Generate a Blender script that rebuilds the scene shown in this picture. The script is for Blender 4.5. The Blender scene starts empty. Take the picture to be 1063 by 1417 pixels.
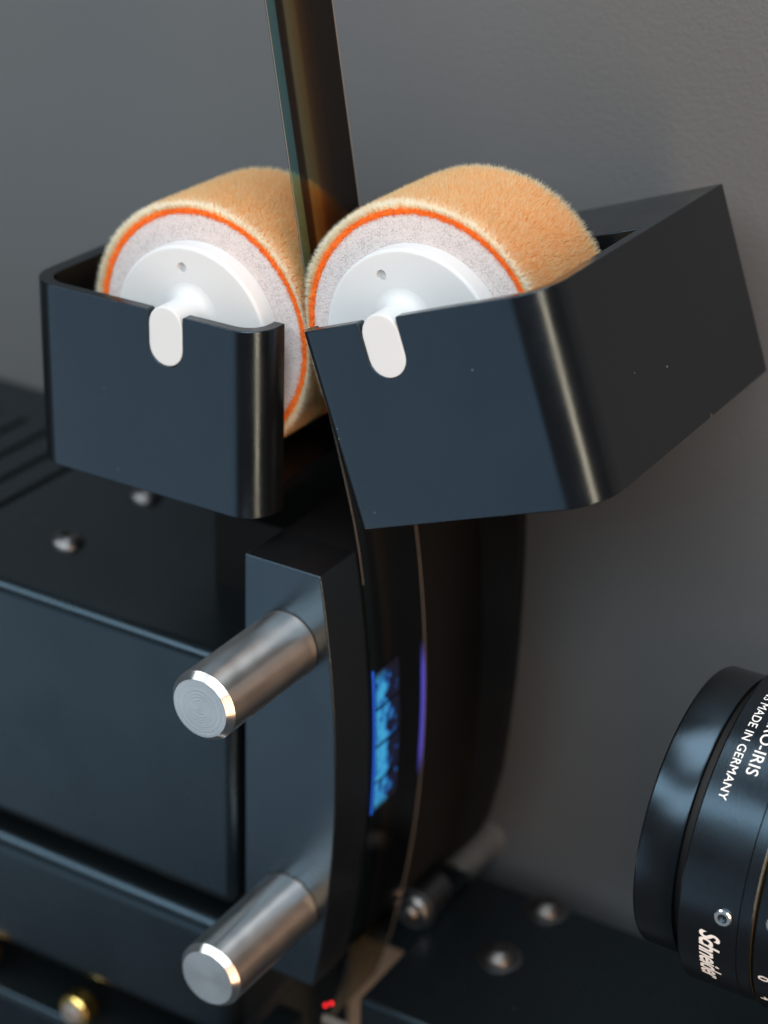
import bpy, bmesh, math, random
import numpy as np
from mathutils import Matrix, Vector

random.seed(7); np.random.seed(7)
S = 0.001                      # everything below is laid out in millimetres
scene = bpy.context.scene
col = scene.collection

# ------------------------------------------------------------------ camera
cam_d = bpy.data.cameras.new('camera'); cam = bpy.data.objects.new('camera', cam_d); col.objects.link(cam)
yaw, pitch, roll = (math.radians(a) for a in (-30.22730713, 25.94146567, 1.80250081))
def _cam_axes():
    cy, sy, cp, sp, cr, sr = math.cos(yaw), math.sin(yaw), math.cos(pitch), math.sin(pitch), math.cos(roll), math.sin(roll)
    Ry = Matrix(((cy, -sy, 0), (sy, cy, 0), (0, 0, 1)))
    B = Matrix(((1, 0, 0), (0, 0, -1), (0, 1, 0)))
    Rx = Matrix(((1, 0, 0), (0, cp, -sp), (0, sp, cp)))
    Rz = Matrix(((cr, -sr, 0), (sr, cr, 0), (0, 0, 1)))
    return Rz @ Rx @ B @ Ry
R = _cam_axes()
x, y, z = R[0], -Vector(R[1]), -Vector(R[2])
CAMP = Vector((162.14, -215.68, 100.62))
cam.matrix_world = Matrix(((x[0], y[0], z[0], CAMP[0] * S), (x[1], y[1], z[1], CAMP[1] * S), (x[2], y[2], z[2], CAMP[2] * S), (0, 0, 0, 1)))
cam_d.sensor_fit = 'VERTICAL'; cam_d.sensor_height = 24.0; cam_d.sensor_width = 18.0
cam_d.lens = 24.0 * 2822.0 / 1417.0
cam_d.clip_start = 0.01; cam_d.clip_end = 10
cam_d.dof.use_dof = True; cam_d.dof.focus_distance = 0.275; cam_d.dof.aperture_fstop = 8.8
scene.camera = cam

# ------------------------------------------------------------------ world and lamps
w = bpy.data.worlds.new('World'); scene.world = w; w.use_nodes = True
bg = w.node_tree.nodes['Background']; bg.inputs[0].default_value = (0.72, 0.86, 1.0, 1); bg.inputs[1].default_value = 0.08

def area(name, d, dist, sx, sy, power, colr, target=(30, 20, -30)):
    l = bpy.data.lights.new(name, 'AREA'); l.shape = 'RECTANGLE'; l.size = sx * S; l.size_y = sy * S
    l.energy = power; l.color = colr
    o = bpy.data.objects.new(name, l); col.objects.link(o)
    d = Vector(d).normalized(); t = Vector(target)
    o.location = (t + d * dist) * S
    o.rotation_euler = (-d).to_track_quat('-Z', 'Y').to_euler()
    return o
area('key_lamp', (-0.44, -0.66, 0.60), 640, 600, 160, 2.1, (0.88, 0.96, 1.0))
area('ceiling_lamp', (0.18, -0.24, 0.95), 700, 460, 400, 3.9, (0.97, 0.98, 1.0))
area('front_fill_lamp', (0.32, -0.80, 0.50), 900, 700, 300, 4.5, (0.95, 0.98, 1.0))  # added unseen fill from front right, brightens the back panel and the fronts
area('warm_lamp', (0.83, -0.55, -0.04), 520, 72, 460, 2.0, (1.0, 0.58, 0.34))
area('reflection_fill_lamp', (-0.56, -0.74, -0.36), 700, 620, 420, 0.72, (0.74, 0.88, 1.0))  # added unseen panel that gives the black front faces a cool reflection

scene.view_settings.view_transform = 'Standard'; scene.view_settings.look = 'None'
scene.view_settings.exposure = 0.0; scene.view_settings.gamma = 1.0
scene.cycles.max_bounces = 14; scene.cycles.diffuse_bounces = 8; scene.cycles.transparent_max_bounces = 16

# ------------------------------------------------------------------ materials
def mat(name, base, rough=0.5, metal=0.0, spec=0.5, **kw):
    m = bpy.data.materials.new(name); m.use_nodes = True
    nt = m.node_tree; b = nt.nodes['Principled BSDF']
    b.inputs['Base Color'].default_value = (*base, 1); b.inputs['Roughness'].default_value = rough
    b.inputs['Metallic'].default_value = metal; b.inputs['Specular IOR Level'].default_value = spec
    for k, v in kw.items(): b.inputs[k].default_value = v
    return m, nt, b
def N(nt, t, **kw):
    n = nt.nodes.new(t)
    for k, v in kw.items(): setattr(n, k, v)
    return n
def bump(nt, b, height, strength, dist):
    n = N(nt, 'ShaderNodeBump'); n.inputs['Strength'].default_value = strength; n.inputs['Distance'].default_value = dist * S
    nt.links.new(height, n.inputs['Height'])
    nt.links.new(n.outputs[0], b.inputs['Normal']); return n
def texco(nt): return N(nt, 'ShaderNodeTexCoord').outputs['Object']
def noise(nt, co, scale, detail=2, rough=0.5):
    n = N(nt, 'ShaderNodeTexNoise'); n.inputs['Scale'].default_value = scale; n.inputs['Detail'].default_value = detail
    n.inputs['Roughness'].default_value = rough; nt.links.new(co, n.inputs['Vector']); return n
def ramp(nt, src, stops):
    r = N(nt, 'ShaderNodeValToRGB'); e = r.color_ramp.elements
    while len(e) < len(stops): e.new(0.5)
    for i, (p, c) in enumerate(stops):
        e[i].position = p; e[i].color = c if len(c) == 4 else (*c, 1)
    nt.links.new(src, r.inputs[0]); return r
def math_(nt, op, a, b=None):
    n = N(nt, 'ShaderNodeMath', operation=op)
    for i, v in enumerate((a, b)):
        if v is None: continue
        if isinstance(v, (int, float)): n.inputs[i].default_value = v
        else: nt.links.new(v, n.inputs[i])
    return n.outputs[0]

def black_metal(name, base=(0.0045, 0.0046, 0.005), rough=0.21, spec=0.75, tint=(0.48, 0.76, 1.0), dust=0.6, brush=None, grain=0.7, wear=False):
    m, nt, b = mat(name, base, rough, 0.0, spec, **{'Specular Tint': (*tint, 1)})
    co = texco(nt)
    # dust specks: sparse voronoi cells
    v = N(nt, 'ShaderNodeTexVoronoi'); v.inputs['Scale'].default_value = 430; nt.links.new(co, v.inputs['Vector'])
    near = ramp(nt, v.outputs['Distance'], [(0.0, (1, 1, 1)), (0.05, (1, 1, 1)), (0.075, (0, 0, 0))])
    pick = ramp(nt, v.outputs['Color'], [(0.0, (1, 1, 1)), (0.10, (1, 1, 1)), (0.12, (0, 0, 0))])
    msk = math_(nt, 'MULTIPLY', math_(nt, 'MULTIPLY', near.outputs[0], pick.outputs[0]), dust)
    mx = N(nt, 'ShaderNodeMix', data_type='RGBA'); nt.links.new(msk, mx.inputs[0])
    mx.inputs[6].default_value = (*base, 1); mx.inputs[7].default_value = (0.35, 0.34, 0.32, 1)
    nt.links.new(mx.outputs[2], b.inputs['Base Color'])
    if wear:
        sz = N(nt, 'ShaderNodeSeparateXYZ'); nt.links.new(co, sz.inputs[0])
        lo_ = math_(nt, 'LESS_THAN', sz.outputs[2], -28.15 * S); hi_ = math_(nt, 'GREATER_THAN', sz.outputs[2], -0.22 * S)
        nn = noise(nt, co, 620, 4, 0.75); on = math_(nt, 'GREATER_THAN', nn.outputs[0], 0.67)
        sc = noise(nt, co, 90, 5, 0.8); scr = math_(nt, 'MULTIPLY', math_(nt, 'GREATER_THAN', sc.outputs[0], 0.735), 0.35)
        wm = math_(nt, 'MULTIPLY', math_(nt, 'MULTIPLY', lo_, on), 0.8)
        msk = math_(nt, 'MAXIMUM', math_(nt, 'MAXIMUM', msk, wm), 0.0)
        nt.links.new(msk, mx.inputs[0])
    # smudges in the sheen
    n1 = noise(nt, co, 70, 4, 0.6)
    rr = N(nt, 'ShaderNodeMapRange'); rr.inputs[3].default_value = rough - 0.05; rr.inputs[4].default_value = rough + 0.06
    rr.inputs[1].default_value = 0.3; rr.inputs[2].default_value = 0.7
    nt.links.new(n1.outputs[0], rr.inputs[0]); nt.links.new(rr.outputs[0], b.inputs['Roughness'])
    mp = N(nt, 'ShaderNodeMapping'); mp.inputs['Scale'].default_value = brush or (1, 1, 1); nt.links.new(co, mp.inputs[0])
    n2 = noise(nt, mp.outputs[0], 5200 if not brush else 2500, 3, 0.6)
    bump(nt, b, n2.outputs[0], grain, 0.02)
    return m
M = {}
M['anodised'] = black_metal('black_anodised', wear=True, grain=1.4, brush=(0.25, 0.25, 2.2), dust=0.5)
M['anodised_plain'] = black_metal('black_anodised_plain', rough=0.30, dust=0.35)
M['satin_black'] = black_metal('satin_black_paint', base=(0.005, 0.007, 0.008), rough=0.25, spec=0.6, dust=0.25)
M['plate'] = black_metal('gate_plate_black', rough=0.24, spec=1.0, dust=0.25, base=(0.006, 0.0065, 0.007))
M['matt_black'] = black_metal('matt_black_bed', rough=0.55, spec=0.25, dust=0.25, base=(0.004, 0.004, 0.004), tint=(1, 1, 1))
M['lens_black'] = black_metal('lens_black', rough=0.25, spec=0.65, dust=0.5, base=(0.005, 0.0055, 0.006), brush=(3, .3, .3))

def steel(name, base=(0.56, 0.55, 0.53), rough=0.27, rings=False):
    m, nt, b = mat(name, base, rough, 1.0)
    co = texco(nt)
    if rings:      # lathe marks round the local Y axis
        sx = N(nt, 'ShaderNodeSeparateXYZ'); nt.links.new(co, sx.inputs[0])
        r2 = math_(nt, 'ADD', math_(nt, 'POWER', sx.outputs[0], 2.0), math_(nt, 'POWER', sx.outputs[2], 2.0))
        rad = math_(nt, 'SQRT', r2)
        cx = N(nt, 'ShaderNodeCombineXYZ'); nt.links.new(rad, cx.inputs[0])
        n = noise(nt, cx.outputs[0], 6500, 2, 0.6)
        bump(nt, b, n.outputs[0], 0.8, 0.06)
    else:
        mp = N(nt, 'ShaderNodeMapping'); mp.inputs['Scale'].default_value = (1, 0.06, 1); nt.links.new(co, mp.inputs[0])
        n = noise(nt, mp.outputs[0], 900, 4, 0.65)
        bump(nt, b, n.outputs[0], 0.10, 0.02)
        tg = N(nt, 'ShaderNodeTangent', direction_type='RADIAL', axis='Y'); nt.links.new(tg.outputs[0], b.inputs['Tangent'])
        b.inputs['Anisotropic'].default_value = 0.8; b.inputs['Anisotropic Rotation'].default_value = 0.25
        rr = N(nt, 'ShaderNodeMapRange'); rr.inputs[3].default_value = rough - 0.05; rr.inputs[4].default_value = rough + 0.08
        nt.links.new(noise(nt, co, 260, 3).outputs[0], rr.inputs[0]); nt.links.new(rr.outputs[0], b.inputs['Roughness'])
    return m
M['steel'] = steel('brushed_stainless', rough=0.30, base=(0.72, 0.71, 0.69))
M['steel_face'] = steel('turned_stainless_end', base=(0.62, 0.63, 0.63), rough=0.34, rings=True)
M['steel_bright'] = mat('polished_steel', (0.72, 0.72, 0.71), 0.16, 1.0)[0]
M['screw_dark'] = mat('dark_screw_steel', (0.16, 0.165, 0.17), 0.36, 1.0)[0]
M['screw_mid'] = mat('button_screw_steel', (0.12, 0.12, 0.12), 0.42, 1.0)[0]
M['brass'] = mat('brass', (0.80, 0.58, 0.18), 0.25, 1.0)[0]
M['brass_dark'] = mat('aged_brass', (0.35, 0.22, 0.10), 0.4, 1.0)[0]
M['dark_hole'] = mat('dark_recess', (0.012, 0.012, 0.012), 0.6)[0]
M['ink'] = mat('white_ink', (0.80, 0.80, 0.78), 0.5)[0]
M['beige'] = mat('beige_cover', (0.22, 0.19, 0.15), 0.55)[0]
M['pale_metal'] = mat('pale_satin_metal', (0.14, 0.137, 0.128), 0.5, 0.1)[0]

# white moulded plastic
m, nt, b = mat('white_plastic', (0.58, 0.605, 0.615), 0.6, 0, 0.25)
co = texco(nt); bump(nt, b, noise(nt, co, 1500, 3, 0.65).outputs[0], 0.35, 0.05)
b.inputs['Subsurface Weight'].default_value = 0.12; b.inputs['Subsurface Radius'].default_value = (1, .9, .8); b.inputs['Subsurface Scale'].default_value = 0.0012
M['plastic'] = m
# open-cell foam
m, nt, b = mat('white_foam', (0.80, 0.75, 0.77), 0.7, 0, 0.4)
co = texco(nt)
v = N(nt, 'ShaderNodeTexVoronoi', feature='F1'); v.inputs['Scale'].default_value = 4300; nt.links.new(co, v.inputs['Vector'])
v2 = noise(nt, co, 1500, 3, 0.7)
hgt = math_(nt, 'ADD', v.outputs['Distance'], v2.outputs[0])
cr = ramp(nt, hgt, [(0.45, (0.36, 0.32, 0.315)), (0.75, (0.45, 0.405, 0.40)), (1.0, (0.60, 0.555, 0.545))])
nt.links.new(cr.outputs[0], b.inputs['Base Color'])
bump(nt, b, hgt, 0.5, 0.12)
M['foam'] = m
# orange woven backing
m, nt, b = mat('orange_backing', (0.90, 0.235, 0.04), 0.9, 0, 0.0)
co = texco(nt); bump(nt, b, noise(nt, co, 1400, 3, 0.7).outputs[0], 0.9, 0.3)
M['orange'] = m
# plush pile: colour runs along each fibre
m, nt, b = mat('peach_plush', (0.9, 0.5, 0.25), 0.32, 0, 0.6)
at = N(nt, 'ShaderNodeAttribute', attribute_name='along')
cr = ramp(nt, at.outputs['Fac'], [(0.0, (0.99, 0.40, 0.07)), (0.30, (0.995, 0.51, 0.155)), (0.60, (0.995, 0.61, 0.24)), (0.85, (0.995, 0.82, 0.51)), (1.0, (0.995, 0.96, 0.82))])
nt.links.new(cr.outputs[0], b.inputs['Base Color'])
tr = N(nt, 'ShaderNodeBsdfTranslucent'); nt.links.new(cr.outputs[0], tr.inputs[0])
mx = N(nt, 'ShaderNodeMixShader'); mx.inputs[0].default_value = 0.5
nt.links.new(b.outputs[0], mx.inputs[1]); nt.links.new(tr.outputs[0], mx.inputs[2]); nt.links.new(mx.outputs[0], nt.nodes['Material Output'].inputs[0])
M['plush'] = m
# painted panel with orange-peel powder coat
m, nt, b = mat('grey_powder_coat', (0.100, 0.106, 0.110), 0.50, 0, 0.45)
co = texco(nt)
n = noise(nt, co, 1700, 2, 0.6); bump(nt, b, n.outputs[0], 0.55, 0.2)
M['powder'] = m
# film: tinted emulsion with a clearer edge stripe and lighter line in it, and a lower run tinted lighter
m, nt, b = mat('brown_film', (0.02, 0.013, 0.008), 0.13, 0, 0.6)
co = texco(nt); sx = N(nt, 'ShaderNodeSeparateXYZ'); nt.links.new(co, sx.inputs[0])
t = N(nt, 'ShaderNodeMapRange'); t.inputs[1].default_value = 10 * S; t.inputs[2].default_value = 26 * S; nt.links.new(sx.outputs[1], t.inputs[0])
dens = ramp(nt, t.outputs[0], [(0.0, (0.55, 0.77, 0.77)), (0.135, (0.50, 0.72, 0.72)), (0.15, (0.20, 0.14, 0.10)), (0.23, (0.26, 0.19, 0.14)), (0.27, (0.74, 0.65, 0.45)),
                               (0.40, (0.70, 0.53, 0.28)), (0.46, (0.48, 0.31, 0.16)), (0.60, (0.28, 0.17, 0.09)), (0.72, (0.17, 0.12, 0.08)), (1.0, (0.15, 0.11, 0.09))])
low = N(nt, 'ShaderNodeMapRange'); low.inputs[1].default_value = -104 * S; low.inputs[2].default_value = -108 * S; nt.links.new(sx.outputs[2], low.inputs[0])  # reflected light on the lower run put into the tint as a lighter tone
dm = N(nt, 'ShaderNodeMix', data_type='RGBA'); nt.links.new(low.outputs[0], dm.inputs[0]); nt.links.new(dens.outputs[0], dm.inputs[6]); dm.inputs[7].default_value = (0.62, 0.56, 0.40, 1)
tb = N(nt, 'ShaderNodeBsdfTransparent'); nt.links.new(dm.outputs[2], tb.inputs[0])
mx = N(nt, 'ShaderNodeMixShader'); mx.inputs[0].default_value = 0.96
nt.links.new(b.outputs[0], mx.inputs[1]); nt.links.new(tb.outputs[0], mx.inputs[2])
gl = N(nt, 'ShaderNodeBsdfGlossy'); gl.inputs['Roughness'].default_value = 0.12
lw = N(nt, 'ShaderNodeLayerWeight'); fr = N(nt, 'ShaderNodeMapRange'); nt.links.new(math_(nt, 'POWER', lw.outputs['Facing'], 3.5), fr.inputs[0]); fr.inputs[3].default_value = 0.03; fr.inputs[4].default_value = 0.6
mx2 = N(nt, 'ShaderNodeMixShader'); nt.links.new(fr.outputs[0], mx2.inputs[0]); nt.links.new(mx.outputs[0], mx2.inputs[1]); nt.links.new(gl.outputs[0], mx2.inputs[2])
nt.links.new(mx2.outputs[0], nt.nodes['Material Output'].inputs[0])
M['film'] = m
# film frame: the gate's blue backlight is put into its own emission
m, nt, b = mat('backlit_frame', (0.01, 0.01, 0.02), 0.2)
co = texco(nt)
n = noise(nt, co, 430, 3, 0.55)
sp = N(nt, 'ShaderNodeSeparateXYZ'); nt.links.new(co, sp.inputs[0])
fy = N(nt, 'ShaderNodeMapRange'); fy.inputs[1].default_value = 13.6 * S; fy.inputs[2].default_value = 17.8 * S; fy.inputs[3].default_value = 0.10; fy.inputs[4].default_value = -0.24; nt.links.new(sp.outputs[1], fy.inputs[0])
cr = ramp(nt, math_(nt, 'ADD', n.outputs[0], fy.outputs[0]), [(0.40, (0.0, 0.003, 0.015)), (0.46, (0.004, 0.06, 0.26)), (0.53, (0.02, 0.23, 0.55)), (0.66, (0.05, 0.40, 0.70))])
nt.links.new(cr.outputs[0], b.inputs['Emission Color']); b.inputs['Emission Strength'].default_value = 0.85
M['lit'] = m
M['lit_edge'] = mat('backlit_edge', (0.01, 0.01, 0.02), 0.2, **{'Emission Color': (0.02, 0.15, 0.9, 1), 'Emission Strength': 0.7})[0]  # backlight along the near film edge, put into emission
M['lit_violet'] = mat('backlit_violet_line', (0.01, 0.01, 0.02), 0.2, **{'Emission Color': (0.08, 0.07, 0.55, 1), 'Emission Strength': 0.7})[0]  # light leaking at the far film edge, put into emission
M['edge_highlight'] = mat('painted_edge_highlight', (0.20, 0.18, 0.155), 0.4)[0]  # warm light caught by the film edges, painted as tan strips
def fade_ends(m, z0, z1, soft, full):
    nt = m.node_tree; b = nt.nodes['Principled BSDF']; sp = N(nt, 'ShaderNodeSeparateXYZ'); nt.links.new(texco(nt), sp.inputs[0])
    r = []
    for a_, b_ in ((z0 - soft, z0 + soft), (z1 + soft, z1 - soft)):
        q = N(nt, 'ShaderNodeMapRange', interpolation_type='SMOOTHSTEP'); q.inputs[1].default_value = a_ * S; q.inputs[2].default_value = b_ * S
        nt.links.new(sp.outputs[2], q.inputs[0]); r.append(q.outputs[0])
    nt.links.new(math_(nt, 'MULTIPLY', math_(nt, 'MULTIPLY', r[0], r[1]), full), b.inputs['Emission Strength'])
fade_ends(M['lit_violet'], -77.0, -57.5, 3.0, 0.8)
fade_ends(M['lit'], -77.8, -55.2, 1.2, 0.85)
M['led'] = mat('red_led', (0.3, 0.01, 0.01), 0.3, **{'Emission Color': (1.0, 0.02, 0.03, 1), 'Emission Strength': 2.2})[0]

# ------------------------------------------------------------------ mesh helpers (all in mm)
def link(name, me, m=None, parent=None):
    o = bpy.data.objects.new(name, me); col.objects.link(o)
    if m is not None and me is not None:
        me.materials.clear(); me.materials.append(m)
    if parent: o.parent = parent
    return o
def finish(name, bm, m, parent=None, bevel=0.0, cut=(), smooth=True, loc=None, segs=2, angle=35, bevel_first=False):
    """bmesh in mm -> object; boolean cuts and edge bevels are baked in."""
    bmesh.ops.recalc_face_normals(bm, faces=bm.faces)
    me = bpy.data.meshes.new(name); bm.to_mesh(me); bm.free()
    if smooth and (bevel or cut): me.polygons.foreach_set('use_smooth', [True] * len(me.polygons))
    if cut or bevel:
        tmp = bpy.data.objects.new('tmp', me); col.objects.link(tmp); cs = []
        def add_bevel():
            md = tmp.modifiers.new('v', 'BEVEL'); md.width = bevel; md.segments = segs; md.limit_method = 'ANGLE'; md.angle_limit = math.radians(angle); md.harden_normals = True
        if bevel and bevel_first: add_bevel()
        for cb in cut:
            bmesh.ops.recalc_face_normals(cb, faces=cb.faces)
            cm = bpy.data.meshes.new('cut'); cb.to_mesh(cm); cb.free()
            c = bpy.data.objects.new('cut', cm); col.objects.link(c); cs.append(c)
            md = tmp.modifiers.new('b', 'BOOLEAN'); md.object = c; md.operation = 'DIFFERENCE'; md.solver = 'EXACT'
        if bevel and not bevel_first: add_bevel()
        dg = bpy.context.evaluated_depsgraph_get(); dg.update()
        me2 = bpy.data.meshes.new_from_object(tmp.evaluated_get(dg)); me2.name = name
        bpy.data.objects.remove(tmp)
        for c in cs: bpy.data.objects.remove(c)
        me = me2
    me.transform(Matrix.Scale(S, 4))
    if smooth and not bevel:
        me.polygons.foreach_set('use_smooth', [True] * len(me.polygons))
        me.set_sharp_from_angle(angle=math.radians(32))
    o = link(name, me, m, parent)
    if loc: o.location = Vector(loc) * S
    return o
def prism(poly, a, bb, axis='Z', bm=None):
    """extrude a 2D polygon: axis Z -> (x,y), axis Y -> (x,z), axis X -> (y,z)"""
    bm = bm or bmesh.new()
    def P(p, t):
        return {'Z': (p[0], p[1], t), 'Y': (p[0], t, p[1]), 'X': (t, p[0], p[1])}[axis]
    lo = [bm.verts.new(P(p, a)) for p in poly]; hi = [bm.verts.new(P(p, bb)) for p in poly]
    n = len(poly)
    bm.faces.new(lo); bm.faces.new(hi[::-1])
    for i in range(n): bm.faces.new((lo[i], lo[(i + 1) % n], hi[(i + 1) % n], hi[i]))
    return bm
def box(x0, x1, y0, y1, z0, z1, bm=None):
    return prism([(x0, y0), (x1, y0), (x1, y1), (x0, y1)], z0, z1, 'Z', bm)
def arc(cx, cy, r, a0, a1, n=12):
    return [(cx + r * math.cos(math.radians(a0 + (a1 - a0) * i / n)), cy + r * math.sin(math.radians(a0 + (a1 - a0) * i / n))) for i in range(n + 1)]
def lathe(prof, axis='Y', n=72, bm=None, closed=False, c=(0, 0, 0)):
    """profile [(t along axis, r)] revolved"""
    bm = bm or bmesh.new(); rings = []
    for t, r in prof:
        if r < 1e-6:
            p = {'Y': (0, t, 0), 'X': (t, 0, 0), 'Z': (0, 0, t)}[axis]
            rings.append([bm.verts.new(Vector(p) + Vector(c))])
        else:
            ring = []
            for i in range(n):
                a = 2 * math.pi * i / n; ca, sa = r * math.cos(a), r * math.sin(a)
                p = {'Y': (ca, t, sa), 'X': (t, ca, sa), 'Z': (ca, sa, t)}[axis]
                ring.append(bm.verts.new(Vector(p) + Vector(c)))
            rings.append(ring)
    def join(A, B):
        if len(A) == 1 and len(B) == 1: return
        for i in range(n):
            j = (i + 1) % n
            if len(A) == 1: bm.faces.new((A[0], B[i], B[j]))
            elif len(B) == 1: bm.faces.new((A[i], A[j], B[0]))
            else: bm.faces.new((A[i], A[j], B[j], B[i]))
    for k in range(len(rings) - 1): join(rings[k], rings[k + 1])
    if closed: join(rings[-1], rings[0])
    return bm
def empty(name, loc, label, cat, group=None, roty=0.0):
    o = bpy.data.objects.new(name, None); col.objects.link(o); o.empty_display_size = 0.005
    o.location = Vector(loc) * S; o.rotation_euler = (0, roty, 0)
    tag(o, label, cat, group); return o
def tag(o, label, cat, group=None):
    o['label'] = label; o['category'] = cat
    if group: o['group'] = group
    return o

# ------------------------------------------------------------------ the setting: painted machine panel behind everything
WALL_Y = 68.0
wall = finish('wall', box(-260, 320, WALL_Y, WALL_Y + 6, -330, 240), M['powder'], smooth=False)
wall['kind'] = 'structure'

# ------------------------------------------------------------------ lamp housing (left), with slots and screws
BT, BF, BR_ = -53.0, 0.8, 11.2        # top z, front y, right x
def screw(parent, loc, r=3.0, h=1.7, head=M['screw_dark'], axis='Z', hexr=1.05):
    prof = [(-0.6, r), (0.12, r), (h * 0.55, r * 0.86), (h * 0.85, r * 0.6), (h, r * 0.46)] 
    prof += [(h, hexr), (h - 0.9, hexr), (h - 0.9, 0)]
    s = finish('screw', lathe([(-0.6, 0)] + prof, 'Z', 24), head, parent, loc=loc)
    d = finish('hex_socket', lathe([(0, 0), (0, hexr * 0.98), (0.05, hexr * 0.98), (0.05, 0)], 'Z', 6), M['dark_hole'], s, loc=(0, 0, h - 0.88))
    return s
hous = empty('lamp_housing', (-45, 30, -330), 'black rounded housing with vent slots and two screws on its top, left edge', 'housing')
def hloc(p): return Vector(p) - Vector((-45, 30, -330))
poly = [(-140, WALL_Y - .5), (-140, BF)] + arc(BR_ - 2.6, BF + 2.6, 2.6, 270, 360, 10) + [(BR_, WALL_Y - .5)]
cuts = []
for k, gx in enumerate((-52.6, -59.2, -66.1, -73.0, -79.6, -86.2)):
    p = [(gx - .75, 14)] + [(gx + .75, 14)] + arc(gx, 53, .75, 0, 180, 8)
    cuts.append(prism(p, BT - 3.0, BT + 1))
o = finish('cover', box(-140, BR_, BF, WALL_Y - .5, -98.6, BT), M['satin_black'], hous, bevel=2.3, cut=cuts, segs=6, angle=50, bevel_first=True)
o.location = -Vector((-45, 30, -330)) * S
for p in ((-34.2, 17.6, BT), (-34.2, 39.0, BT)): screw(hous, hloc(p))

low = empty('lower_housing', (-45, 30, -330), 'long black housing with rounded top edge below the slotted one', 'housing')
poly = [(-140, WALL_Y - .5), (-140, BF)] + arc(10.5 - 2, BF + 2, 2, 270, 360, 6) + [(10.5, WALL_Y - .5)]
o = finish('body', box(-140, 10.5, BF, WALL_Y - .5, -127, -103.0), M['satin_black'], low, bevel=3.2, segs=6, angle=50); o.location = -Vector((-45, 30, -330)) * S
o = finish('spacer', box(-140, 8, 9, WALL_Y - .5, -103.2, -98.4), M['matt_black'], low); o.location = -Vector((-45, 30, -330)) * S
ledge = empty('base_ledge', (-45, 30, -330), 'dark ledge carrying a brass connector, bottom left corner', 'ledge')
o = finish('panel', box(-140, 4, -2, WALL_Y - .5, -170, -134), M['satin_black'], ledge, bevel=1.2, segs=3); o.location = -Vector((-45, 30, -330)) * S
o = finish('riser', box(-140, 4, 14, WALL_Y - .5, -134.2, -127.8), M['matt_black'], ledge); o.location = -Vector((-45, 30, -330)) * S
def connector(loc, label):
    c = empty('brass_connector', loc, label, 'connector', 'brass connectors on the ledge')
    finish('collar', lathe([(1, 0), (1, 3.1), (-1.8, 3.1), (-2.2, 2.7), (-2.2, 2.2), (-1, 2.2), (-1, 0)], 'Y', 32), M['brass'], c)
    finish('tip', lathe([(-.9, 0), (-.9, 2.1), (-2.6, 2.1), (-3.3, 1.5), (-3.5, 0)], 'Y', 32), M['pale_metal'], c)
connector((-21.5, 0.6, -132.2), 'round brass connector with silver tip, bottom left')
connector((-43.2, 0.6, -129.5), 'small brass connector cut off by the left picture edge')

# ------------------------------------------------------------------ film gate
AR, AX = 202.0, -172.3              # arc radius and its axis x ; axis z = -70
AZC = -70.1
def arcx(zz, off=0.0): return AX + math.sqrt((AR + off) ** 2 - (zz - AZC) ** 2)
ZT, ZB = -33.8, -106.5
gate = empty('film_gate', (20, 25, ZB), 'black curved film gate with flat front plate and two steel posts', 'film gate')
GO = Vector((20, 25, ZB))
def gfin(*a, **k):
    o = finish(*a, **k); o.location = o.location - GO * S; return o
def gprof(off, zt, zb, xl, n=40):
    return [(xl, zb)] + [(arcx(zb + (zt - zb) * i / n, off), zb + (zt - zb) * i / n) for i in range(n + 1)] + [(xl, zt)]
gfin('front_plate', prism(gprof(0, ZT, ZB, 13.4), 0, 9.6, 'Y'), M['plate'], gate, bevel=0.32, angle=40)
gfin('bed', prism(gprof(-0.35, ZT - 0.2, ZB + .2, 13.6), 9.6, 45.6, 'Y'), M['matt_black'], gate, bevel=0.15, angle=40)
fl = [(13.8, -115.2), (20.5, -115.2), (21.13, -115.51), (27.9, -106.63), (30.03, -103.48), (31.0, -101.0), (31.9, -98.2), (33.69, -89.25), (34.4, -80.5), (35.0, -70.58), (35.2, -63), (35.23, -55.75), (35.1, -46.7), (34.7, -38.2), (34.2, -30), (13.8, -30)]
fl = [(13.8, -112.5), (23.4, -112.5)] + fl[3:]
gfin('rear_flange', prism(fl, 45.6, 48, 'Y'), M['matt_black'], gate, bevel=0.2, angle=40)
gfin('mounting_block', box(-6, 13.2, 20, WALL_Y - .5, -60, -40), M['matt_black'], gate)
gfin('mounting_web', box(13.9, 20, 48, WALL_Y - .5, -100, -36), M['matt_black'], gate)
for px, pz in ((20.8, -46.4), (21.5, -92.3)):
    post = finish('post', lathe([(0, 0), (0, 5.25), (-20.5, 5.25), (-21.5, 4.4)], 'Y', 96), M['steel'], gate); post.location = (Vector((px, 0.0, pz)) - GO) * S
    e = finish('end_face', lathe([(-21.5, 4.4), (-21.5, 4.2), (-21.52, 3), (-21.52, 0)], 'Y', 96), M['steel_face'], post)
    g = finish('base_ring', lathe([(0.0, 5.2), (0.0, 5.36), (-0.14, 5.36), (-0.14, 5.2)], 'Y', 96, closed=True), M['dark_hole'], post)

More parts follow.
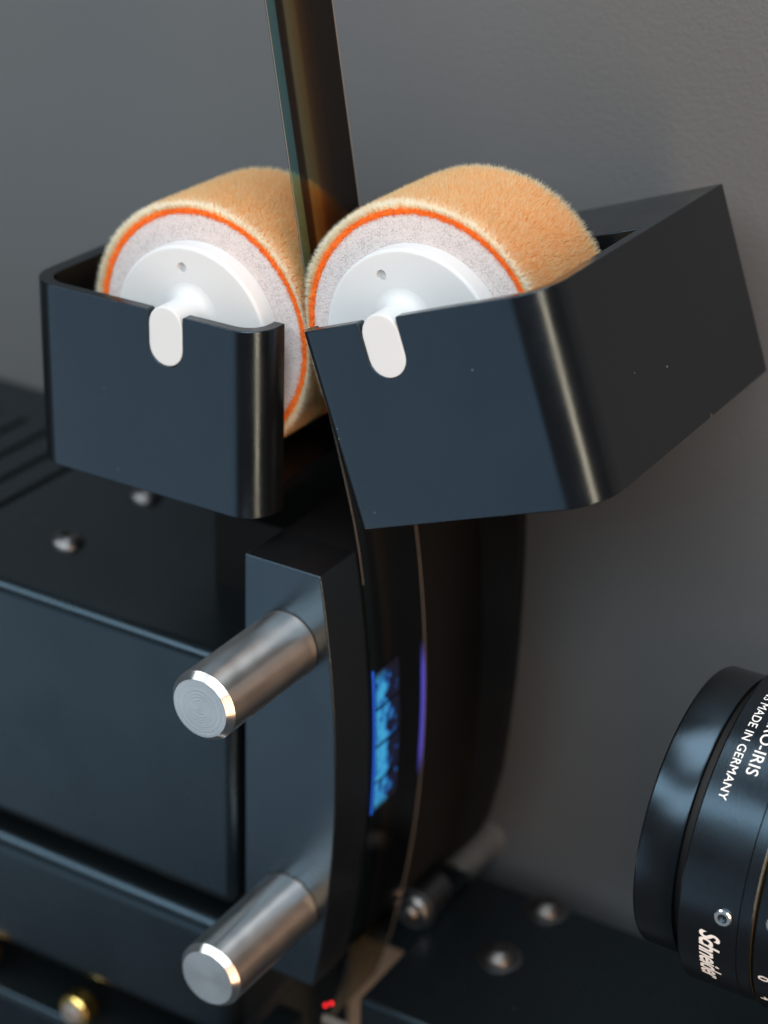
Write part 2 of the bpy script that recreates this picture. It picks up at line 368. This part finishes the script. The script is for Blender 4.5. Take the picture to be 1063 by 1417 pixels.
# ------------------------------------------------------------------ film strip
def film_path():
    pts = []
    for k in range(19):                                  # from above the frame down to the rollers' contact, then to the gate
        s = k / 18
        pts.append((18.1 - 0.181 * (85 * (1 - s)), -1.95 + 0.984 * 85 * (1 - s)))
    x0, z0 = pts[-1]; x1, z1 = arcx(ZT), ZT
    for k in range(1, 9):
        s = k / 8; e = s * s * (3 - 2 * s) * 0.25 + s * 0.75
        pts.append((x0 + (x1 - x0) * e, z0 + (z1 - z0) * s))
    for k in range(1, 41):
        zz = ZT + (ZB - ZT) * k / 40; pts.append((arcx(zz), zz))
    tx, tz = -0.19, -0.98
    x0, z0 = pts[-1]
    for k in range(1, 9): pts.append((x0 + tx * 2.05 * k - 0.012 * k * k, z0 + tz * 2.05 * k))
    return pts
fp = film_path()
def ribbon(path, y0, y1, off, th, ny=8, yfun=None):
    bm = bmesh.new(); rows = []
    P = [Vector((p[0], p[1])) for p in path]
    for i, p in enumerate(P):
        t = (P[min(i + 1, len(P) - 1)] - P[max(i - 1, 0)]).normalized(); nrm = Vector((-t[1], t[0]))
        if nrm[0] < 0: nrm = -nrm
        row = []
        for side in (off, off + th):
            q = p + nrm * side
            row.append([bm.verts.new((q[0], y0 + (y1 - y0) * j / ny, q[1])) for j in range(ny + 1)])
        rows.append(row)
    for a, b2 in zip(rows[:-1], rows[1:]):
        for s in (0, 1):
            for j in range(ny):
                bm.faces.new((a[s][j], a[s][j + 1], b2[s][j + 1], b2[s][j]))
        for j in (0, ny): bm.faces.new((a[0][j], a[1][j], b2[1][j], b2[0][j]))
    for r in (rows[0], rows[-1]):
        for j in range(ny): bm.faces.new((r[0][j], r[0][j + 1], r[1][j + 1], r[1][j]))
    return bm
film = empty('film_strip', (0, 0, 0), 'brown translucent film strip running down between the two rollers into the gate', 'film')
# a thin ribbon: one sheet seen from either side
bm = bmesh.new()
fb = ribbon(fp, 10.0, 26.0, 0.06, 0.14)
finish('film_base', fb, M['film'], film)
def arcpath(za, zb, n=12): return [(arcx(za + (zb - za) * i / n), za + (zb - za) * i / n) for i in range(n + 1)]
bm.free()
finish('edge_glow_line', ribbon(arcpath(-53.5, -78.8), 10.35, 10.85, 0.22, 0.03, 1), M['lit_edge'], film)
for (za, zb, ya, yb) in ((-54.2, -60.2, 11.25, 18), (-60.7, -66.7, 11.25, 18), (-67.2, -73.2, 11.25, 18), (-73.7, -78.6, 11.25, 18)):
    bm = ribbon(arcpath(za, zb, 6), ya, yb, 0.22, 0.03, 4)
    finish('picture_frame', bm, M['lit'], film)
finish('edge_highlight', ribbon(fp, 25.78, 26.02, 0.205, 0.03, 1), M['edge_highlight'], film)
finish('edge_highlight', ribbon(fp[:30], 9.98, 10.14, 0.205, 0.03, 1), M['edge_highlight'], film)
finish('far_edge_glow', ribbon(arcpath(-55.0, -79.5), 24.7, 25.7, 0.22, 0.05, 1), M['lit_violet'], film)

# ------------------------------------------------------------------ roller cradles
def inner_corner(cx, cy, r, a0, a1): return arc(cx, cy, r, a0, a1, 8)
def slot_cut(hw=2.95, zc=-5.0, f=0.35, y0=-3, y1=5):
    p = [(-hw - f, 2), (-hw - f, 0.02)] + [(-hw - f + f * math.sin(a), -f + f * math.cos(a)) for a in [math.radians(d) for d in (22.5, 45, 67.5, 90)]]
    p += arc(0, zc, hw, 180, 360, 20)
    q = [(hw + f - f * math.sin(a), -f + f * math.cos(a)) for a in [math.radians(d) for d in (90, 67.5, 45, 22.5)]]
    p += q + [(hw + f, 0.02), (hw + f, 2)]
    return prism(p, y0, y1, 'Y')
ROLLY = 9.0                        # foam face
def build_cradle(label, loc, roty, u0, u1, r0, r1, ret_l, ret_r, yb=56.0, ysolid=32.0, t=1.8, hgt=28.6, side_t=2.3):
    """open-topped tray; ret = length of the side return (None: full side wall)"""
    c = empty('roller_cradle', loc, label, 'cradle', 'black roller trays', roty=roty)
    out, inn = [], []
    # start at rear right, go down the right side, front, left side
    def corner(cx, cy, r, a0, a1): return arc(cx, cy, r, a0, a1, 14)
    P = []
    P += [(u1, yb)] if ret_r is None else [(u1, ret_r)]
    P += corner(u1 - r1, r1, r1, 0, -90)
    P += corner(u0 + r0, r0, r0, -90, -180)
    if ret_l is None:
        P += [(u0, yb)]
        if ret_r is None: pass
        else:
            P += [(u1, yb), (u1, ysolid), (u0 + side_t, ysolid)]
        ri = max(r0 - t, .3)
        P += arc(u0 + side_t + ri, t + ri, ri, -180, -90, 8)
        ri = max(r1 - t, .3)
        P += arc(u1 - t - ri, t + ri, ri, -90, 0, 8) + [(u1 - t, ret_r)]
    else:
        P += [(u0, ret_l), (u0 + t * .75, ret_l)]
        ri = max(r0 - t, .3)
        P += arc(u0 + t * .75 + ri, t + ri, ri, -180, -90, 8)
        ri = max(r1 - side_t, .3)
        P += arc(u1 - side_t - ri, t + ri, ri, -90, 0, 8)
        P += [(u1 - side_t, ysolid), (u0, ysolid), (u0, yb)]
    finish('shell', prism(P, -hgt, 0.0), M['anodised'], c, bevel=0.2, cut=[slot_cut()], angle=40, segs=3)
    finish('floor_plate', box(u0 + 2.5, u1 - 2.5, t + .05, ysolid - .05, -hgt + 0.4, -hgt + 2.4), M['anodised_plain'], c)
    return c
TH = math.radians(20.5)
craL = build_cradle('black tray on the left, upright, holding the left plush roller', (0, 0, 0), 0.0, -25.5, 15.9, 5.5, 5.0, None, 6.5)
OR = (34.66, -0.6, 6.78)
craR = build_cradle('black tray on the right, tilted outward, holding the right plush roller', OR, -TH, -12.7, 26.0, 1.8, 6.0, 3.0, None)

# ------------------------------------------------------------------ plush rollers
def pile_mesh(y0=9.0, y1=29.0, r=18.05, n=104000):
    rng = np.random.default_rng(3)
    th = rng.uniform(0, 2 * np.pi, n); yy = rng.uniform(y0, y1, n)
    k = int(n * 0.04); yy[:k] = y0 + rng.uniform(0, 0.25, k)        # dense front rim
    k2 = int(n * 0.05); yy[k:k2] = y1 - rng.uniform(0, 0.25, k2 - k)
    L = rng.normal(1.5, 0.17, n).clip(1.0, 2.0)
    d = np.abs((th + np.pi) % (2 * np.pi) - np.pi)                  # squeezed where the two rollers meet (local +X)
    L *= np.where(d < 0.5, 0.45 + 0.55 * (d / 0.5) ** 2, 1.0)
    patch = np.sin(th * 7 + yy * .5) * .5 + np.sin(th * 13 - yy * .9 + 1) * .35 + np.sin(yy * 1.3 + th * 3) * .3
    lt = patch * 0.15 + rng.normal(0, 0.15, n)                       # lean round the roller
    ly = np.sin(th * 9 + 2) * 0.12 + np.cos(yy * .8 + th * 5) * .12 + rng.normal(0, 0.15, n)
    ly = ly - 0.55 * np.exp(-(yy - y0) / 0.5) + 0.3 * np.exp(-(y1 - yy) / 0.6)
    er = np.stack([np.cos(th), np.zeros(n), np.sin(th)], 1); et = np.stack([-np.sin(th), np.zeros(n), np.cos(th)], 1); ey = np.tile([0., 1., 0.], (n, 1))
    root = er * (r - .25) + ey * yy[:, None]
    dirv = er + et * lt[:, None] + ey * ly[:, None]; dirv /= np.linalg.norm(dirv, axis=1)[:, None]
    bend = (et * rng.normal(0, .25, n)[:, None] + ey * rng.normal(0, .25, n)[:, None])
    mid = root + dirv * (L * .55)[:, None]
    tip = root + (dirv + bend * .5) * L[:, None]
    ph = rng.uniform(0, 2 * np.pi, n); rad = 0.05
    V = []; A = []
    for c, rr, f in ((root, rad, 0.0), (mid, rad * .85, 0.5)):
        for j in range(3):
            a = ph + j * 2.0944
            V.append(c + et * (np.cos(a) * rr)[:, None] + ey * (np.sin(a) * rr)[:, None]); A.append(np.full(n, f))
    V.append(tip); A.append(np.full(n, 1.0))
    V = np.stack(V, 1).reshape(-1, 3) * S; A = np.stack(A, 1) + rng.normal(0, .17, n)[:, None]; A = A * 0.86 + 0.66 * (np.exp(-(yy - y0) / 0.7) + np.exp(-(y1 - yy) / 0.7))[:, None]; A = A.clip(0, 1).reshape(-1)
    base = (np.arange(n) * 7)[:, None]
    quads, tris = [], []
    T = []
    for j in range(3):
        q = (j + 1) % 3
        T += [[j, 3 + q, q], [j, 3 + j, 3 + q], [3 + j, 6, 3 + q]]
    T = np.array(T)                                                    # 9 tris
    F = (base[:, :, None] + T[None]).reshape(-1, 3)
    me = bpy.data.meshes.new('pile')
    me.vertices.add(len(V)); me.vertices.foreach_set('co', V.astype(np.float32).ravel())
    me.loops.add(F.size); me.loops.foreach_set('vertex_index', F.astype(np.int32).ravel())
    me.polygons.add(len(F)); me.polygons.foreach_set('loop_start', np.arange(0, F.size, 3, dtype=np.int32))
    me.polygons.foreach_set('use_smooth', np.ones(len(F), bool))
    me.update(calc_edges=True)
    own = [et * np.cos(ph + j * 2.0944)[:, None] + ey * np.sin(ph + j * 2.0944)[:, None] for j in range(3)]
    outw = er - ey * (1.1 * np.exp(-(yy - y0) / 0.6))[:, None] + ey * (1.1 * np.exp(-(y1 - yy) / 0.6))[:, None]
    outw /= np.linalg.norm(outw, axis=1)[:, None]
    NV = np.stack([outw * .6 + o_ * .65 for o_ in own] * 2 + [outw], 1).reshape(-1, 3); NV /= np.linalg.norm(NV, axis=1)[:, None]
    me.normals_split_custom_set_from_vertices(NV.astype(np.float32))
    at = me.attributes.new('along', 'FLOAT', 'POINT'); at.data.foreach_set('value', A.astype(np.float32))
    me.materials.append(M['plush'])
    return me
PILE = pile_mesh()
def fuzz_mesh(y=8.95, n=11000):
    """short loose orange fibres along the cut edge of the backing"""
    rng = np.random.default_rng(5); V = []; F = []
    for i in range(n):
        t = rng.uniform(0, 2 * np.pi); r = rng.normal(17.55, .26); L = rng.uniform(.25, .6)
        p = np.array([r * np.cos(t), y + .1, r * np.sin(t)])
        d = np.array([rng.normal(0, .6), -1.0, rng.normal(0, .6)]); d /= np.linalg.norm(d)
        s = np.cross(d, rng.normal(0, 1, 3)); s /= np.linalg.norm(s); u = np.cross(d, s)
        b0 = len(V)
        for a in (0, 2.094, 4.189): V.append(p + .045 * (np.cos(a) * s + np.sin(a) * u))
        V.append(p + d * L)
        F += [(b0, b0 + 1, b0 + 3), (b0 + 1, b0 + 2, b0 + 3), (b0 + 2, b0, b0 + 3)]
    me = bpy.data.meshes.new('edge_fuzz'); me.from_pydata([tuple(v * S) for v in V], [], F); me.materials.append(M['orange']); return me
FUZZ = fuzz_mesh()
def stadium(hw, z0, z1, off, n=12):
    h = hw + off; p = []
    p += [(h * math.cos(math.radians(a)), z0 + hw + h * math.sin(math.radians(a))) for a in np.linspace(180, 360, n)]
    p += [(h * math.cos(math.radians(a)), z1 - hw + h * math.sin(math.radians(a))) for a in np.linspace(0, 180, n)]
    return p
def build_roller(label, loc, roty, contact):
    c = empty('plush_roller', loc, label, 'roller', 'plush cleaning rollers', roty=roty)
    # hub: moulded disc with a drilled hole
    hole = lathe([(5, 0), (5, .8), (6.9, .72), (7.1, 0)], 'Y', 20, c=(-1.35, 0, 10.0))
    finish('hub', lathe([(28.7, 0), (28.7, 12.9), (9.2, 12.9), (9.0, 13.3), (8.8, 13.3), (6.6, 13.25), (6.35, 13.22), (6.12, 13.1), (6.0, 12.9), (6.0, 12.7), (6.0, 6), (6.0, 0)], 'Y', 96), M['plastic'], c, cut=[hole])
    bm = bmesh.new(); loops = []
    for yv, off in ((0.07, -.7), (0.07, -.3), (0.07, -.2), (0.15, -.06), (0.4, 0), (4.5, 0), (5.1, .15), (5.5, .45), (5.78, .9), (5.93, 1.4), (6.0, 1.8), (6.02, 2.0), (6.2, 2.02)):
        loops.append([bm.verts.new((p[0], yv, p[1])) for p in stadium(2.92, -2.74, 6.2, off)])
    for A, B in zip(loops[:-1], loops[1:]):
        n = len(A)
        for i in range(n): bm.faces.new((A[i], A[(i + 1) % n], B[(i + 1) % n], B[i]))
    bm.faces.new(loops[0]); bm.faces.new(loops[-1][::-1])
    finish('axle', bm, M['plastic'], c)
    bm = bmesh.new()
    finish('foam', lathe([(9.3, 12.92), (9.05, 13.2), (8.9, 15), (8.92, 16.8), (9.1, 17.25), (28.6, 17.25), (28.6, 12.92)], 'Y', 128, closed=True), M['foam'], c); bm.free()
    bm = lathe([(9.15, 17.22), (8.97, 17.3), (8.93, 17.6), (9.05, 17.9), (29.0, 17.95), (29.0, 17.22)], 'Y', 360, closed=True)
    rr = random.Random(4)
    for v_ in bm.verts:
        if v_.co.y < 9.5: v_.co.y += rr.uniform(-.10, .10); f = 1 + rr.uniform(-.008, .008); v_.co.x *= f; v_.co.z *= f
    finish('backing', bm, M['orange'], c)
    p = link('pile', PILE, None, c); p['kind'] = 'stuff'; p.rotation_euler = (0, -contact, 0)
    f = link('edge_fuzz', FUZZ, None, c); f['kind'] = 'stuff'
    return c
rl = build_roller('peach plush roller with white hub in the upright left tray', (0, 0, -5.2), 0.0, math.radians(10.4))
W5 = 5.4
build_roller('peach plush roller with white hub in the tilted right tray', (OR[0] + math.sin(TH) * W5, -0.6, OR[2] - math.cos(TH) * W5), -TH, math.radians(190.4) - TH)

# ------------------------------------------------------------------ camera lens on the right
LY, LZ = 18.0, -62.7
lens = empty('camera_lens', (104, LY, LZ - 23.2), 'black macro lens with white engraved lettering at the right edge', 'lens')
LO = Vector((104, LY, LZ - 23.2))
def lfin(name, prof, m, parent=lens, n=128, closed=False):
    o = finish(name, lathe(prof, 'X', n, closed=closed), m, parent); o.location = (Vector((0, LY, LZ)) - LO) * S; return o
lfin('front_ring', [(81, 0), (81, 15.5), (78.6, 17.5), (78.45, 19.9), (78.6, 20.25), (78.9, 20.45), (84.0, 20.5), (84.3, 20.35), (84.45, 19.6)], M['lens_black'])
lfin('groove', [(84.3, 19.7), (86.4, 19.7)], M['matt_black'])
lfin('glass', [(80.6, 0), (80.5, 8), (80.2, 15.6)], M['dark_hole'])
lfin('barrel', [(86.3, 19.5), (86.1, 22.2), (86.2, 22.75), (86.45, 22.95), (94.6, 23.0), (94.66, 22.92), (94.68, 22.5)], M['lens_black'])
lfin('aperture_ring', [(94.68, 22.5), (94.71, 22.92), (94.77, 23.0), (96.4, 23.0), (96.55, 22.9), (96.6, 22.2)], M['lens_black'])
lfin('brass_shim', [(96.6, 22.2), (96.62, 22.9), (96.7, 22.9), (96.8, 22.2)], M['brass_dark'])
lfin('scale_ring', [(96.8, 22.2), (97.1, 22.2), (97.15, 23.1), (97.3, 23.25), (108, 23.3), (108.2, 22.8), (108.2, 21)], M['lens_black'])
lfin('rear_barrel', [(108.2, 21), (130, 21), (130, 0)], M['lens_black'])
lfin('mount_foot', [(112, 21), (112, 24.5), (124, 24.5), (124, 21)], M['matt_black'])

def cyl_text(name, body, size, xb, phi0, rad, parent, bold=0.0, shear=0.0, spacing=1.0, align='LEFT', xscale=1.0, m=M['ink']):
    """text wrapped round the lens axis; reads downward (phi falling), letter tops toward +X"""
    cu = bpy.data.curves.new(name, 'FONT'); cu.body = body; cu.size = size; cu.offset = bold; cu.shear = shear; cu.space_character = spacing
    cu.align_x = align; cu.resolution_u = 4
    t = bpy.data.objects.new('t', cu); col.objects.link(t)
    dg = bpy.context.evaluated_depsgraph_get(); dg.update()
    me = bpy.data.meshes.new_from_object(t.evaluated_get(dg)); bpy.data.objects.remove(t)
    bm = bmesh.new(); bm.from_mesh(me)
    bmesh.ops.triangulate(bm, faces=bm.faces)
    long_e = [e for e in bm.edges if e.calc_length() > 0.7]
    bmesh.ops.subdivide_edges(bm, edges=long_e, cuts=2)
    bmesh.ops.triangulate(bm, faces=bm.faces)
    for v_ in bm.verts:
        a = math.radians(phi0) - v_.co.x * xscale / rad; xx = xb + v_.co.y
        v_.co = (xx, -rad * math.cos(a), rad * math.sin(a))
    me2 = bpy.data.meshes.new(name); bm.to_mesh(me2); bm.free(); me2.transform(Matrix.Scale(S, 4))
    o = link(name, me2, m, parent); o.location = (Vector((0, LY, LZ)) - LO) * S
    return o
cyl_text('lettering', 'LENS MADE IN GERMANY', 1.72, 88.15, 39.0, 23.04, lens, bold=0.0, align='RIGHT', spacing=1.02)
cyl_text('lettering', 'MAKRO-IRIS', 2.35, 90.45, 49.5, 23.04, lens, bold=0.008, align='RIGHT', spacing=1.02)
cyl_text('lettering', 'Schneider', 4.0, 89.6, -6.5, 23.04, lens, bold=0.10, shear=0.30, xscale=0.72, spacing=0.92)
cyl_text('lettering', '0', 2.2, 98.0, -17.5, 23.36, lens, bold=0.03)
cyl_text('lettering', '4', 2.2, 98.0, -31.0, 23.36, lens, bold=0.03)
for sx_, ph in ((92.6, 1.0), (99.6, 5.0)):
    ss = finish('set_screw', lathe([(0, 1.25), (.35, 1.25), (.5, 1.1), (.5, .68), (-.6, .68), (-.6, 0)], 'Z', 28), M['steel_bright'], lens)
    a = math.radians(ph); nrm = Vector((0, -math.cos(a), math.sin(a)))
    ss.rotation_euler = nrm.to_track_quat('Z', 'X').to_euler()
    ss.location = (Vector((sx_, LY, LZ)) + nrm * 22.9 - LO) * S

# ------------------------------------------------------------------ platform under the lens, and small parts round the gate foot
plat = empty('lens_platform', (70, 30, -330), 'flat black platform with two button screws under the lens', 'platform')
PO = Vector((70, 30, -330)); PZ = -114.0
o = finish('slab', box(29.0, 190, 9.7, 49.7, PZ - 12, PZ), M['satin_black'], plat, bevel=0.8, segs=4); o.location = -PO * S
o = finish('pedestal', box(60, 180, 16, WALL_Y - .5, -330, PZ - 12.05), M['matt_black'], plat); o.location = -PO * S
o = finish('saddle', box(113, 123, LY - 8, LY + 8, PZ - .2, LZ - 23.6), M['matt_black'], plat); o.location = -PO * S
for p in ((43.3, 31.0, PZ), (44.0, 47.0, PZ)): finish('washer', lathe([(-.3, 3.9), (.25, 3.9), (.35, 3.7), (.35, 2)], 'Z', 32), M['screw_dark'], screw(plat, Vector(p) - PO, r=2.9, h=2.0, head=M['screw_mid']))
br = empty('bracket', (22, 45, -330), 'small dark blue-black bracket beside the platform under the gate', 'bracket')
o = finish('block', box(12, 28.8, 39.0, 47.5, -128, -112.5), M['satin_black'], br, bevel=0.4); o.location = -Vector((22, 45, -330)) * S
o = finish('arm', box(10, 16, 47.5, WALL_Y - .5, -128, -114), M['satin_black'], br); o.location = -Vector((22, 45, -330)) * S
so = empty('standoff_post', (21.8, WALL_Y, -120), 'pale blurred metal post on the panel behind the gate', 'post')
finish('rod', lathe([(0, 0), (0, 2.9), (-13, 2.9), (-13.6, 2.4), (-13.6, 0)], 'Y', 32), M['pale_metal'], so)
finish('flange', lathe([(0, 3.6), (-1.2, 3.6), (-1.4, 3.3), (-1.4, 2.8)], 'Y', 32), M['pale_metal'], so)
gr = empty('guide_roller', (26.5, 30, -111), 'small steel guide roller with round screw heads at the gate foot', 'roller')
finish('drum', lathe([(0, 0), (0, 2.6), (.5, 3.2), (9, 3.2), (9.4, 2.6), (9.4, 0)], 'Y', 32), M['screw_dark'], gr, loc=(0, 0, 0))
finish('cap', lathe([(0, 1.9), (-.5, 1.8), (-1.1, 1.2), (-1.3, 0)], 'Y', 24), M['screw_mid'], gr)
finish('rim', lathe([(1.2, 3.3), (1.2, 4.0), (2.2, 4.0), (2.2, 3.3)], 'Y', 32, closed=True), M['screw_dark'], gr)
cv = finish('cover_panel', box(8, 28.5, 41.0, 44, -160, -128.3), M['beige'], bevel=.4)
tag(cv, 'beige cover panel glimpsed between the film and the platform', 'panel')
gd = finish('lower_guide', box(14, 19.0, -6, 9, -170, -121.0), M['satin_black'], bevel=.5)
tag(gd, 'blue-black guide block below the gate, left of the lower film', 'block')
lp = finish('guide_bar', box(22.6, 27.6, 8.6, 9.6, -121.4, -119.9), M['pale_metal'], bevel=.2)
tag(lp, 'short pale bar under the lower end of the film', 'bar')
ld = empty('indicator_light', (24.0, 8.8, -117.0), 'tiny glowing red indicator lamp beside the lower film end', 'lamp')
for dx, dz in ((0.35, 0.35), (-.75, -.55)):
    finish('bulb', lathe([(-.3, 0), (-.2, .22), (0, .3), (.2, .22), (.3, 0)], 'Y', 16), M['led'], ld, loc=(dx, 0, dz))
